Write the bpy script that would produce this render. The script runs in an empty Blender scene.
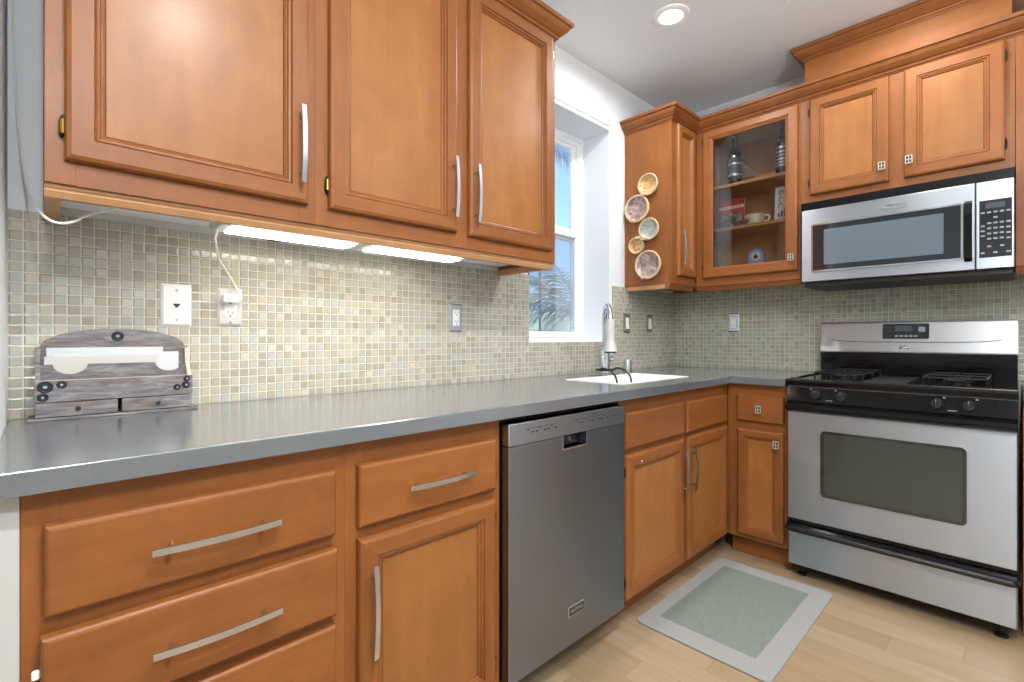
import bpy, bmesh, math, random
from mathutils import Vector, Matrix
random.seed(7)
SC = bpy.context.scene
COL = SC.collection
PI = math.pi

# ------------------------------------------------------------------ camera, sky, exposure, sun, added fill lights
F_PX, YAW, V0 = 489.3, 0.80192, 337.6
cam_d = bpy.data.cameras.new('camera')
cam = bpy.data.objects.new('camera', cam_d); COL.objects.link(cam)
cam_d.sensor_width = 36.0; cam_d.sensor_fit = 'HORIZONTAL'
cam_d.lens = F_PX / 1024 * 36.0
cam_d.shift_y = (V0 - 341.0) / 1024
cam_d.clip_start = 0.02; cam_d.clip_end = 200
cam.location = (-3.163, -1.651, 1.107)
cam.rotation_euler = (PI / 2, 0, YAW - PI / 2)
SC.camera = cam

world = bpy.data.worlds.new('sky'); SC.world = world; world.use_nodes = True
wn = world.node_tree.nodes; wl = world.node_tree.links
bg = wn['Background']
sky = wn.new('ShaderNodeTexSky'); sky.sky_type = 'NISHITA'; sky.sun_disc = False
sky.sun_elevation = math.radians(38); sky.sun_rotation = math.radians(200)
sky.air_density = 1.0; sky.dust_density = 0.4; sky.ozone_density = 2.0
tint = wn.new('ShaderNodeMix'); tint.data_type = 'RGBA'; tint.blend_type = 'MULTIPLY'; tint.inputs[0].default_value = 1; tint.inputs[7].default_value = (.72, .93, 1.12, 1)
wl.new(sky.outputs[0], tint.inputs[6]); wl.new(tint.outputs[2], bg.inputs[0]); bg.inputs[1].default_value = 0.36

SC.view_settings.view_transform = 'Standard'; SC.view_settings.look = 'None'
SC.view_settings.gamma = 1.0; SC.view_settings.use_curve_mapping = False
SC.view_settings.exposure = 0.0

def area(name, loc, target, sx, sy, power, color=(1, 1, 1), spread=None):
    d = bpy.data.lights.new(name, 'AREA'); d.shape = 'RECTANGLE'; d.size = sx; d.size_y = sy
    d.energy = power; d.color = color
    if spread: d.spread = spread
    o = bpy.data.objects.new(name, d); COL.objects.link(o); o.location = loc
    v = Vector(target) - Vector(loc); o.rotation_euler = v.to_track_quat('-Z', 'Y').to_euler()
    return o
# added fill panels standing in for daylight from unseen windows behind the camera
area('daylight_fill_front', (-2.9, -5.93, 1.95), (-2.9, 0, 2.0), 2.4, 1.2, 12, (0.84, 0.93, 1.0))
area('daylight_fill_side', (-5.93, -2.6, 1.9), (0, -2.4, 1.8), 1.8, 1.1, 14, (0.82, 0.92, 1.0))
area('added_bounce_uplight', (-1.9, -2.45, 1.6), (-1.9, -2.45, 3), .35, .35, 44, (1, .985, .96))  # added bounce fill aimed at the ceiling, no fixture behind it
fl = bpy.data.lights.new('added_flash_fill', 'POINT'); fl.energy = 62; fl.shadow_soft_size = .05; fl.color = (.97, .99, 1)  # added unseen flash behind the camera, lifts the dark wall gap at left
flo = bpy.data.objects.new('added_flash_fill', fl); COL.objects.link(flo); flo.location = (-3.15, -2.35, 2.3)
SUN = bpy.data.lights.new('sun', 'SUN'); SUN.energy = 5.0; SUN.angle = 0.01
so = bpy.data.objects.new('sun', SUN); COL.objects.link(so); so.rotation_euler = (math.radians(55), 0, math.radians(-25))

# ------------------------------------------------------------------ materials
def lin(r, g, b):
    f = lambda c: (c / 255 / 12.92) if c / 255 <= 0.04045 else ((c / 255 + 0.055) / 1.055) ** 2.4
    return (f(r), f(g), f(b), 1)
def mat(name, col=(.8, .8, .8, 1), rough=.5, metal=0., spec=.5, coat=0., coat_r=.1, emit=None, es=0.):
    m = bpy.data.materials.new(name); m.use_nodes = True
    b = m.node_tree.nodes['Principled BSDF']
    b.inputs['Base Color'].default_value = col; b.inputs['Roughness'].default_value = rough
    b.inputs['Metallic'].default_value = metal; b.inputs['Specular IOR Level'].default_value = spec
    b.inputs['Coat Weight'].default_value = coat; b.inputs['Coat Roughness'].default_value = coat_r
    if emit: b.inputs['Emission Color'].default_value = emit; b.inputs['Emission Strength'].default_value = es
    return m
class N:
    """small node-graph helper"""
    def __init__(s, m): s.t = m.node_tree; s.b = s.t.nodes['Principled BSDF']
    def n(s, ty, **k):
        x = s.t.nodes.new(ty)
        for a, v in k.items(): setattr(x, a, v)
        return x
    def l(s, a, b): s.t.links.new(a, b)
    def math(s, op, a, b=None, c=None):
        x = s.n('ShaderNodeMath', operation=op)
        for i, v in enumerate((a, b, c)):
            if v is None: continue
            if isinstance(v, (int, float)): x.inputs[i].default_value = v
            else: s.l(v, x.inputs[i])
        return x.outputs[0]
    def ramp(s, fac, stops, interp='LINEAR'):
        r = s.n('ShaderNodeValToRGB'); r.color_ramp.interpolation = interp
        e = r.color_ramp.elements
        while len(e) < len(stops): e.new(0.5)
        for i, (p, c) in enumerate(stops): e[i].position = p; e[i].color = c
        s.l(fac, r.inputs[0]); return r.outputs[0]
    def obj(s): return s.n('ShaderNodeTexCoord').outputs['Object']
    def mapping(s, vec, sc, loc=None):
        mp = s.n('ShaderNodeMapping'); s.l(vec, mp.inputs[0]); mp.inputs['Scale'].default_value = sc
        if loc is not None: s.l(loc, mp.inputs['Location'])
        return mp.outputs[0]
    def noise(s, vec, scale, detail=3, rough=.5, dist=0.):
        x = s.n('ShaderNodeTexNoise'); s.l(vec, x.inputs['Vector']); x.inputs['Scale'].default_value = scale
        x.inputs['Detail'].default_value = detail; x.inputs['Roughness'].default_value = rough
        x.inputs['Distortion'].default_value = dist
        return x.outputs['Fac']
    def mix(s, fac, a, b, mode='MIX'):
        x = s.n('ShaderNodeMix', data_type='RGBA', blend_type=mode)
        for i, v in ((0, fac), (6, a), (7, b)):
            if isinstance(v, (int, float)): x.inputs[i].default_value = v
            elif isinstance(v, tuple): x.inputs[i].default_value = v
            else: s.l(v, x.inputs[i])
        return x.outputs[2]
    def bump(s, h, strength=.2, dist=.002):
        x = s.n('ShaderNodeBump'); s.l(h, x.inputs['Height']); x.inputs['Strength'].default_value = strength
        x.inputs['Distance'].default_value = dist; s.l(x.outputs[0], s.b.inputs['Normal']); return x
    def rnd(s):
        oi = s.n('ShaderNodeObjectInfo'); c = s.n('ShaderNodeCombineXYZ')
        a = s.math('MULTIPLY', oi.outputs['Random'], 37.0)
        for i in range(3): s.l(a, c.inputs[i])
        return c.outputs[0], oi.outputs['Random']

def wood(name, axis, dark, mid, light, rough=.46, coat=.06):
    m = mat(name, mid, rough, spec=.38, coat=coat, coat_r=.24); g = N(m)
    loc, r = g.rnd()
    st = [9, 9, 9]; st[axis] = 0.9
    v = g.mapping(g.obj(), tuple(st), loc)
    n1 = g.noise(v, 2.2, 4, .55, .6)
    fine = [130, 130, 130]; fine[axis] = 4
    n2 = g.noise(g.mapping(g.obj(), tuple(fine), loc), 1.0, 3, .6)
    cloud = g.noise(g.mapping(g.obj(), (3, 3, 3), loc), 1.4, 2, .5)
    c = g.ramp(n1, [(.2, dark), (.5, mid), (.8, light)])
    c = g.mix(.45, c, mid)
    c = g.mix(g.math('MULTIPLY', n2, .22), c, dark)
    blotch = g.noise(g.mapping(g.obj(), (9, 9, 7), loc), 1.5, 4, .6, .4)
    c = g.mix(1., c, g.ramp(blotch, [(.3, (.88, .86, .83, 1)), (.7, (1.08, 1.07, 1.05, 1))]), 'MULTIPLY')
    c = g.mix(g.math('MULTIPLY', cloud, .22), c, light)
    hv = g.n('ShaderNodeHueSaturation'); g.l(c, hv.inputs['Color'])
    g.l(g.math('ADD', g.math('MULTIPLY', r, .16), .92), hv.inputs['Value'])
    g.l(hv.outputs[0], g.b.inputs['Base Color'])
    g.bump(n2, .04, .001)
    return m
WD, WM, WL = lin(107, 61, 28), lin(138, 82, 38), lin(156, 101, 51)
WOOD_V = wood('honey_maple_vertical', 2, WD, WM, WL)
WOOD_H = wood('honey_maple_horizontal', 0, WD, WM, WL)
WOOD_P = wood('honey_maple_panel', 2, lin(135, 83, 39), lin(153, 98, 48), lin(167, 114, 60), coat=.16)
WOOD_IN = wood('cabinet_interior', 2, lin(150, 105, 66), lin(176, 130, 88), lin(190, 146, 104), .45, .0)
WOOD_RAW = wood('light_rail_maple', 0, lin(160, 112, 72), lin(186, 140, 98), lin(202, 160, 118), .5, .0)

def steel(name, col, rough, aniso=.8):
    """brushed sheet: reflections drawn out vertically, across the horizontal brushing"""
    m = mat(name, col, rough, 1.0); g = N(m)
    st = (3, 3, 700)
    n = g.noise(g.mapping(g.obj(), st), 1.0, 2, .5)
    g.l(g.math('ADD', g.math('MULTIPLY', n, .05), rough - .025), g.b.inputs['Roughness'])
    g.b.inputs['Anisotropic'].default_value = aniso
    c = g.n('ShaderNodeCombineXYZ'); c.inputs[2].default_value = 1.0; g.l(c.outputs[0], g.b.inputs['Tangent'])
    return m
STEEL = steel('brushed_stainless', lin(186, 194, 204), .36)
STEEL_DW = steel('dark_brushed_stainless', lin(140, 145, 151), .38)
STEEL_PANEL = steel('stainless_control_strip', lin(164, 170, 178), .40)
NICKEL = mat('brushed_nickel', lin(200, 204, 209), .26, 1.0)
KNOB = mat('pale_silver_knob', lin(214, 209, 200), .35, .6)
PEWTER = mat('pewter_plate', lin(118, 119, 116), .35, .35)
CHROME = mat('polished_chrome', lin(220, 222, 225), .12, 1.0)
BRASS = mat('aged_brass', lin(150, 120, 62), .32, 1.0)
BRONZE = mat('dark_hinge_metal', lin(44, 36, 30), .4, .8)
BLACK = mat('black_enamel', (.004, .004, .005, 1), .10, spec=.32)
BLACK_M = mat('matte_black', (.012, .012, .013, 1), .45)
IRON = mat('cast_iron', (.006, .006, .006, 1), .42, spec=.3)
DARKGLASS = mat('dark_oven_glass', (.02, .023, .022, 1), .05, coat=1, coat_r=.03)
OVENGLASS = mat('grey_oven_window', lin(58, 66, 62), .08, coat=.4, coat_r=.03)
MWGLASS = mat('microwave_mesh_glass', lin(96, 109, 119), .14, coat=.6, coat_r=.04)
MWBLACK = mat('microwave_black_glass', lin(22, 27, 34), .06, coat=1, coat_r=.03)
WHITE_P = mat('white_plastic', lin(238, 238, 236), .3)
WHITE_SINK = mat('white_sink', lin(246, 246, 246), .18, coat=.4)
WHITE_TRIM = mat('white_trim_paint', lin(240, 241, 242), .38)
VINYL = mat('white_vinyl', lin(238, 240, 242), .3)
PAPER = mat('white_paper', lin(208, 210, 214), .6)
PAPER2 = mat('off_white_paper', lin(200, 199, 194), .6)
DARK_SLOT = mat('dark_slot', (.01, .01, .01, 1), .5)
RUBBER = mat('black_rubber', (.012, .013, .015, 1), .4)
LAMP = mat('lamp_diffuser', (1, 1, 1, 1), .5, emit=(1, .97, .92, 1), es=9)
TUBE = mat('lit_lamp_cover', (1, 1, 1, 1), .5, emit=(1, .925, .81, 1), es=18.0)
LCD = mat('display_glass', lin(74, 80, 92), .1, coat=.6)
KEY = mat('grey_key_print', lin(150, 156, 162), .4)
KEY_D = mat('dark_grey_print', lin(52, 54, 57), .5)

def paint(name, col, bump=.12, scale=120):
    m = mat(name, col, .6); g = N(m); n = g.noise(g.obj(), scale, 3, .6); g.bump(n, bump, .004); return m
WALL = paint('white_wall_paint', lin(224, 229, 233), .14, 110)
CEIL = paint('ceiling_paint', lin(222, 227, 232), .08, 90)

def tile_mat(name, a, pitch=.0258, seed=0., start=0., hue=(1, 1, 1, 1)):
    """glass mosaic: square tiles in the plane (axis a, z), each with its own tint, pale grout between"""
    m = mat(name, rough=.12); g = N(m)
    sx = g.n('ShaderNodeSeparateXYZ'); g.l(g.obj(), sx.inputs[0])
    u = g.math('DIVIDE', g.math('SUBTRACT', sx.outputs[a], start), pitch); v = g.math('DIVIDE', g.math('SUBTRACT', sx.outputs[2], .914), pitch * .965)
    iu, iv = g.math('FLOOR', u), g.math('FLOOR', v)
    fu, fv = g.math('FRACT', u), g.math('FRACT', v)
    cv = g.n('ShaderNodeCombineXYZ'); g.l(iu, cv.inputs[0]); g.l(iv, cv.inputs[1]); cv.inputs[2].default_value = seed
    wnz = g.n('ShaderNodeTexWhiteNoise', noise_dimensions='3D'); g.l(cv.outputs[0], wnz.inputs[0])
    rv = wnz.outputs['Value']
    sc = g.n('ShaderNodeSeparateColor'); g.l(wnz.outputs['Color'], sc.inputs[0])
    du = g.math('MINIMUM', fu, g.math('SUBTRACT', 1., fu)); dv = g.math('MINIMUM', fv, g.math('SUBTRACT', 1., fv))
    d = g.math('MINIMUM', du, dv)
    mr = g.n('ShaderNodeMapRange'); g.l(d, mr.inputs[0]); mr.inputs[1].default_value = .04; mr.inputs[2].default_value = .068
    mask = mr.outputs[0]
    col = g.ramp(rv, [(0, lin(160, 157, 142)), (.16, lin(175, 171, 155)), (.34, lin(166, 167, 157)), (.52, lin(182, 177, 161)),
                      (.66, lin(174, 177, 170)), (.82, lin(170, 162, 145)), (.93, lin(190, 188, 178))], 'CONSTANT')
    col = g.mix(1., col, hue, 'MULTIPLY')
    # dark top and side rim: glass depth and grout shadow painted into the colour
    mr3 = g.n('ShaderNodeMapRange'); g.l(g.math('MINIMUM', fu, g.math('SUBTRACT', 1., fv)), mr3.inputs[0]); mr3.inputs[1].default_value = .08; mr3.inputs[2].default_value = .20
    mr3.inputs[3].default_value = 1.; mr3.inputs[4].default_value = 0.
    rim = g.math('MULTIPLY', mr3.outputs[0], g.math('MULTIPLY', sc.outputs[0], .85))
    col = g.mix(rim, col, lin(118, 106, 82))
    g.l(g.mix(mask, lin(208, 204, 190), col), g.b.inputs['Base Color'])
    g.l(g.math('ADD', g.math('MULTIPLY', g.math('SUBTRACT', 1., mask), .5), g.math('ADD', .08, g.math('MULTIPLY', sc.outputs[1], .16))), g.b.inputs['Roughness'])
    mr2 = g.n('ShaderNodeMapRange', interpolation_type='SMOOTHSTEP'); g.l(d, mr2.inputs[0]); mr2.inputs[1].default_value = .03; mr2.inputs[2].default_value = .16
    tilt = g.math('ADD', g.math('MULTIPLY', g.math('SUBTRACT', sc.outputs[0], .5), fu), g.math('MULTIPLY', g.math('SUBTRACT', sc.outputs[2], .5), fv))
    wav = g.noise(g.obj(), 90, 2, .5)
    h = g.math('ADD', mr2.outputs[0], g.math('ADD', g.math('MULTIPLY', tilt, .5), g.math('MULTIPLY', wav, .3)))
    g.bump(h, .5, .0016)
    return m
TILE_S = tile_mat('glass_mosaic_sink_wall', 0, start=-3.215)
TILE_R = tile_mat('glass_mosaic_range_wall_shaded', 1, seed=5., hue=(.86, .93, .86, 1))  # same tile; this wall's dimmer, greener light is put into hue

def quartz():
    m = mat('grey_quartz', lin(112, 118, 124), .20, spec=1.0, coat=.6, coat_r=.16); g = N(m); g.b.inputs['IOR'].default_value = 1.7
    n = g.noise(g.obj(), 900, 2, .6); n2 = g.noise(g.obj(), 6, 2, .5)
    c = g.ramp(n, [(.3, lin(86, 91, 97)), (.5, lin(97, 103, 109)), (.72, lin(108, 114, 119))])
    g.l(g.mix(g.math('MULTIPLY', n2, .18), c, lin(114, 118, 122)), g.b.inputs['Base Color'])
    return m
QUARTZ = quartz()

def planks():
    m = mat('pale_oak_planks', rough=.34, coat=.12, coat_r=.2); g = N(m)
    sx = g.n('ShaderNodeSeparateXYZ'); g.l(g.obj(), sx.inputs[0])
    u = g.math('DIVIDE', sx.outputs[0], .112); iu = g.math('FLOOR', u); fu = g.math('FRACT', u)
    w1 = g.n('ShaderNodeTexWhiteNoise', noise_dimensions='1D'); g.l(iu, w1.inputs['W'])
    v = g.math('ADD', g.math('DIVIDE', sx.outputs[1], .95), g.math('MULTIPLY', w1.outputs['Value'], 7.3))
    iv = g.math('FLOOR', v); fv = g.math('FRACT', v)
    cv = g.n('ShaderNodeCombineXYZ'); g.l(iu, cv.inputs[0]); g.l(iv, cv.inputs[1])
    w2 = g.n('ShaderNodeTexWhiteNoise', noise_dimensions='3D'); g.l(cv.outputs[0], w2.inputs[0])
    off = g.n('ShaderNodeVectorMath', operation='SCALE'); g.l(w2.outputs['Color'], off.inputs[0]); off.inputs['Scale'].default_value = 20
    vec = g.n('ShaderNodeVectorMath', operation='ADD'); g.l(g.mapping(g.obj(), (26, 1.6, 1)), vec.inputs[0]); g.l(off.outputs[0], vec.inputs[1])
    n = g.noise(vec.outputs[0], 1.6, 4, .6, .8)
    c = g.ramp(n, [(.25, lin(142, 119, 92)), (.5, lin(160, 138, 110)), (.75, lin(173, 152, 124))])
    tone = g.ramp(w2.outputs['Value'], [(0, lin(146, 123, 95)), (.5, lin(162, 141, 113)), (1, lin(178, 159, 132))])
    c = g.mix(.5, c, tone)
    eu = g.math('MINIMUM', fu, g.math('SUBTRACT', 1., fu)); ev = g.math('MULTIPLY', g.math('MINIMUM', fv, g.math('SUBTRACT', 1., fv)), 8.5)
    e = g.math('MINIMUM', eu, ev)
    mr = g.n('ShaderNodeMapRange'); g.l(e, mr.inputs[0]); mr.inputs[1].default_value = 0.; mr.inputs[2].default_value = .018
    g.l(g.mix(mr.outputs[0], lin(138, 108, 74), c), g.b.inputs['Base Color'])
    g.bump(mr.outputs[0], .25, .001)
    return m
PLANKS = planks()

def weave(name, c1, c2, sx, sy):
    m = mat(name, c1, .8); g = N(m)
    n = g.noise(g.mapping(g.obj(), (sx, sy, 1)), 1.0, 3, .6); n2 = g.noise(g.obj(), 700, 1)
    g.l(g.mix(g.math('MULTIPLY', n2, .4), g.ramp(n, [(.3, c1), (.7, c2)]), c2), g.b.inputs['Base Color'])
    g.bump(n2, .4, .002); return m
MAT_IN = weave('sage_woven_vinyl', lin(106, 115, 108), lin(130, 139, 131), 18, 260)
MAT_EDGE = weave('pale_grey_woven_border', lin(132, 134, 133), lin(164, 164, 162), 320, 320)

def weathered():
    m = mat('weathered_grey_wood', rough=.75); g = N(m); loc, r = g.rnd()
    n = g.noise(g.mapping(g.obj(), (14, 60, 90), loc), 1.2, 5, .65, .5); n2 = g.noise(g.mapping(g.obj(), (8, 8, 16), loc), 1.6, 3, .6)
    c = g.ramp(n, [(.3, lin(86, 84, 87)), (.5, lin(122, 119, 121)), (.72, lin(158, 155, 153))])
    rust = g.n('ShaderNodeMapRange'); g.l(n2, rust.inputs[0]); rust.inputs[1].default_value = .56; rust.inputs[2].default_value = .74; rust.inputs[4].default_value = .55
    g.l(g.mix(rust.outputs[0], c, lin(120, 84, 68)), g.b.inputs['Base Color']); g.bump(n, .3, .002); return m
GREYWOOD = weathered()
RAWEDGE = mat('pale_worn_wood_edge', lin(196, 184, 168), .75)
STUD = mat('dark_pewter', lin(64, 66, 74), .4, .8)
STUD_L = mat('bright_pewter', lin(190, 195, 205), .3, .9)

def mottle(name, cols, scale=55):
    m = mat(name, rough=.35); g = N(m); loc, r = g.rnd()
    n = g.noise(g.mapping(g.obj(), (1, 1, 1), loc), scale, 5, .7, 1.2)
    g.l(g.ramp(n, [(.28 + .44 * i / (len(cols) - 1), c) for i, c in enumerate(cols)]), g.b.inputs['Base Color']); g.bump(n, .3, .002); return m
GLAZE_GOLD = mottle('golden_mottled_glaze', [lin(140, 98, 52), lin(200, 160, 104), lin(222, 200, 156)], 34)
GLAZE_ROSE = mottle('rose_mottled_glaze', [lin(104, 50, 52), lin(158, 132, 128), lin(216, 210, 204)], 24)
GLAZE_GREY = mottle('grey_green_mottled_glaze', [lin(84, 88, 84), lin(156, 160, 152), lin(222, 222, 214)], 28)
RIM = mat('tan_plate_rim', lin(206, 184, 146), .5)

def thin_glass(name, tint=(1, 1, 1, 1), refl=1.0):
    m = bpy.data.materials.new(name); m.use_nodes = True; t = m.node_tree; t.nodes.remove(t.nodes['Principled BSDF'])
    out = t.nodes['Material Output']; tr = t.nodes.new('ShaderNodeBsdfTransparent'); tr.inputs[0].default_value = tint
    gl = t.nodes.new('ShaderNodeBsdfGlossy'); gl.inputs['Roughness'].default_value = .02
    fr = t.nodes.new('ShaderNodeFresnel'); fr.inputs[0].default_value = 1.5
    ml = t.nodes.new('ShaderNodeMath'); ml.operation = 'MULTIPLY'; ml.inputs[1].default_value = refl
    mx = t.nodes.new('ShaderNodeMixShader')
    t.links.new(fr.outputs[0], ml.inputs[0]); t.links.new(ml.outputs[0], mx.inputs[0]); t.links.new(tr.outputs[0], mx.inputs[1]); t.links.new(gl.outputs[0], mx.inputs[2]); t.links.new(mx.outputs[0], out.inputs[0])
    return m
GLASS = thin_glass('clear_pane', (.95, .97, .97, 1), 1.6)
WINGLASS = thin_glass('window_pane', (.97, .98, .99, 1), .5)
def screen_mat():
    m = bpy.data.materials.new('insect_screen_mesh'); m.use_nodes = True; t = m.node_tree; t.nodes.remove(t.nodes['Principled BSDF'])
    out = t.nodes['Material Output']; tr = t.nodes.new('ShaderNodeBsdfTransparent'); df = t.nodes.new('ShaderNodeBsdfDiffuse'); df.inputs[0].default_value = lin(150, 152, 156)
    mx = t.nodes.new('ShaderNodeMixShader'); mx.inputs[0].default_value = .34
    t.links.new(tr.outputs[0], mx.inputs[1]); t.links.new(df.outputs[0], mx.inputs[2]); t.links.new(mx.outputs[0], out.inputs[0]); return m
SCREEN = screen_mat()
PALM = mat('palm_leaf_green', lin(176, 188, 180), .6)
PALM_T = mat('palm_trunk', lin(120, 104, 84), .9)
POLE = mat('grey_pole', lin(120, 124, 128), .7)
GROUND = mat('pale_paving_ground', lin(205, 202, 192), .9)
BOTTLE = mat('dark_green_bottle_glass', lin(16, 24, 20), .06, coat=1, coat_r=.03)
BLABEL = mat('dark_bottle_label', lin(46, 52, 56), .5)
SILVER = mat('silver_print', lin(188, 192, 196), .3, .7)
RED = mat('red_book_cover', lin(158, 40, 42), .4)
BLUE = mat('slate_blue_border', lin(92, 104, 150), .4)
CREAM = mat('cream_ceramic', lin(226, 218, 200), .25, coat=.4)
PAGES = mat('book_pages', lin(226, 220, 206), .8)
PHOTO = mottle('black_and_white_photo', [lin(24, 24, 24), lin(90, 90, 90), lin(200, 200, 200)], 28)
INK = mat('dark_ink', lin(40, 42, 46), .5)
BLUEINK = mat('blue_grey_ink', lin(96, 110, 126), .5)

# ------------------------------------------------------------------ mesh helpers
class MB:
    def __init__(s): s.bm = bmesh.new(); s.mats = []
    def mi(s, m):
        if m is None: return 0
        if m not in s.mats: s.mats.append(m)
        return s.mats.index(m)
    def _join(s, b, m=None):
        i = s.mi(m)
        if m is not None:
            for f in b.faces: f.material_index = i
        me = bpy.data.meshes.new('t'); bmesh.ops.recalc_face_normals(b, faces=b.faces); b.to_mesh(me); b.free()
        s.bm.from_mesh(me); bpy.data.meshes.remove(me); return s
    def box(s, x0, x1, y0, y1, z0, z1, bev=0., m=None, seg=1):
        b = bmesh.new()
        bmesh.ops.create_cube(b, size=1)
        for v in b.verts:
            v.co = Vector((x0 if v.co.x < 0 else x1, y0 if v.co.y < 0 else y1, z0 if v.co.z < 0 else z1))
        if bev: bmesh.ops.bevel(b, geom=b.edges[:], offset=bev, segments=seg, affect='EDGES', profile=.5)
        return s._join(b, m)
    def prism(s, pts, axis, a0, a1, m=None, bev=0.):
        """pts: 2-D polygon in the two other axes (order x,y,z), extruded along axis"""
        b = bmesh.new()
        def P(p, a):
            q = list(p); q.insert(axis, a); return q
        v0 = [b.verts.new(P(p, a0)) for p in pts]; v1 = [b.verts.new(P(p, a1)) for p in pts]
        n = len(pts); b.faces.new(v0); b.faces.new(v1[::-1])
        for i in range(n): b.faces.new((v0[i], v0[(i + 1) % n], v1[(i + 1) % n], v1[i]))
        bmesh.ops.recalc_face_normals(b, faces=b.faces)
        if bev: bmesh.ops.bevel(b, geom=b.edges[:], offset=bev, segments=1, affect='EDGES', profile=.5)
        return s._join(b, m)
    def tube(s, pts, r, n=10, m=None, cap=True, flat=None):
        b = bmesh.new(); pts = [Vector(p) for p in pts]; rings = []
        rr = r if isinstance(r, (list, tuple)) else [r] * len(pts)
        t0 = (pts[1] - pts[0]).normalized(); up = Vector((0, 0, 1)) if abs(t0.z) < .9 else Vector((1, 0, 0))
        side = t0.cross(up).normalized()
        for i, p in enumerate(pts):
            t = (pts[min(i + 1, len(pts) - 1)] - pts[max(i - 1, 0)]).normalized()
            side = (side - t * side.dot(t)).normalized(); nn = side.cross(t)
            rings.append([b.verts.new(p + (side * math.cos(2 * PI * k / n) + nn * math.sin(2 * PI * k / n)) * rr[i]) for k in range(n)])
        for a, c in zip(rings, rings[1:]):
            for k in range(n): b.faces.new((a[k], a[(k + 1) % n], c[(k + 1) % n], c[k]))
        if cap: b.faces.new(rings[0][::-1]); b.faces.new(rings[-1])
        return s._join(b, m)
    def cyl(s, p0, p1, r, n=20, m=None): return s.tube([p0, p1], r, n, m)
    def lathe(s, prof, center=(0, 0, 0), axis='Z', n=28, m=None, sx=1., closed=False):
        b = bmesh.new(); rings = []
        def P(r, h, a):
            x, y = r * math.cos(a) * sx, r * math.sin(a)
            q = (x, y, h) if axis == 'Z' else ((h, x, y) if axis == 'X' else (x, h, y))
            return Vector(q) + Vector(center)
        for r, h in prof:
            rings.append([b.verts.new(P(0, h, 0))] if r < 1e-6 else [b.verts.new(P(r, h, 2 * PI * k / n)) for k in range(n)])
        for a, c in zip(rings, rings[1:]):
            for k in range(n):
                k2 = (k + 1) % n
                if len(a) == 1 and len(c) == 1: continue
                if len(a) == 1: b.faces.new((a[0], c[k], c[k2]))
                elif len(c) == 1: b.faces.new((a[k], a[k2], c[0]))
                else: b.faces.new((a[k], a[k2], c[k2], c[k]))
        return s._join(b, m)
    def rings(s, x0, x1, z0, z1, prof, mh=None, mv=None, fill=True, back=True, axis='Y'):
        """mitred rectangular rings: prof = [(inset, depth)...]; horizontal members take mh, vertical ones mv"""
        b = bmesh.new(); L = []; ih, iv = s.mi(mh), s.mi(mv)
        for i, d in prof:
            c = [(x0 + i, z0 + i), (x1 - i, z0 + i), (x1 - i, z1 - i), (x0 + i, z1 - i)]
            L.append([b.verts.new((p[0], d, p[1]) if axis == 'Y' else (p[0], p[1], d)) for p in c])
        for a, c in zip(L, L[1:]):
            for k in range(4):
                f = b.faces.new((a[k], a[(k + 1) % 4], c[(k + 1) % 4], c[k])); f.material_index = ih if k % 2 == 0 else iv
        if fill: f = b.faces.new(L[-1]); f.material_index = ih if mh is mv else iv
        if back: f = b.faces.new(L[0][::-1]); f.material_index = iv
        return s._join(b)
    def grid(s, axis, us, vs, keep, d0, d1, m=None, bev=0.):
        """slab across two axes with rectangular cells left out: keep(i, j) says which cells are solid"""
        b = bmesh.new(); V = {}
        def vert(i, j, k):
            if (i, j, k) not in V:
                q = [us[i], vs[j]]; q.insert(axis, (d0, d1)[k]); V[i, j, k] = b.verts.new(q)
            return V[i, j, k]
        K = lambda i, j: 0 <= i < len(us) - 1 and 0 <= j < len(vs) - 1 and keep(i, j)
        for i in range(len(us) - 1):
            for j in range(len(vs) - 1):
                if not K(i, j): continue
                for k in (0, 1): b.faces.new([vert(i, j, k), vert(i + 1, j, k), vert(i + 1, j + 1, k), vert(i, j + 1, k)])
                for di, dj, a, c in ((-1, 0, (i, j), (i, j + 1)), (1, 0, (i + 1, j), (i + 1, j + 1)), (0, -1, (i, j), (i + 1, j)), (0, 1, (i, j + 1), (i + 1, j + 1))):
                    if not K(i + di, j + dj): b.faces.new([vert(*a, 0), vert(*c, 0), vert(*c, 1), vert(*a, 1)])
        bmesh.ops.recalc_face_normals(b, faces=b.faces)
        if bev:
            bmesh.ops.dissolve_limit(b, angle_limit=.01, verts=b.verts[:], edges=b.edges[:])
            bmesh.ops.bevel(b, geom=[e for e in b.edges if e.calc_face_angle(0) > .5], offset=bev, segments=2, affect='EDGES', profile=.5)
        return s._join(b, m)
    def sweep(s, path, prof, m=None, closed=False, ms=None):
        """profile (out, z) swept along a horizontal polyline with mitred corners; 'out' points right of travel"""
        b = bmesh.new(); P = [Vector((p[0], p[1])) for p in path]; n = len(P); R = []
        for i in range(n):
            ds = []
            if i > 0 : ds.append((P[i] - P[i - 1]).normalized())
            if i < n - 1: ds.append((P[i + 1] - P[i]).normalized())
            ns = [Vector((d.y, -d.x)) for d in ds]
            if len(ns) == 2:
                bis = (ns[0] + ns[1]).normalized(); k = 1 / max(.2, bis.dot(ns[0]))
            else: bis, k = ns[0], 1
            R.append([b.verts.new((P[i].x + bis.x * o * k, P[i].y + bis.y * o * k, z)) for o, z in prof])
        q = len(prof)
        for i in range(n - 1):
            for j in range(q): b.faces.new((R[i][j], R[i][(j + 1) % q], R[i + 1][(j + 1) % q], R[i + 1][j]))
        b.faces.new(R[0]); b.faces.new(R[-1][::-1])
        return s._join(b, m)
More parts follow.
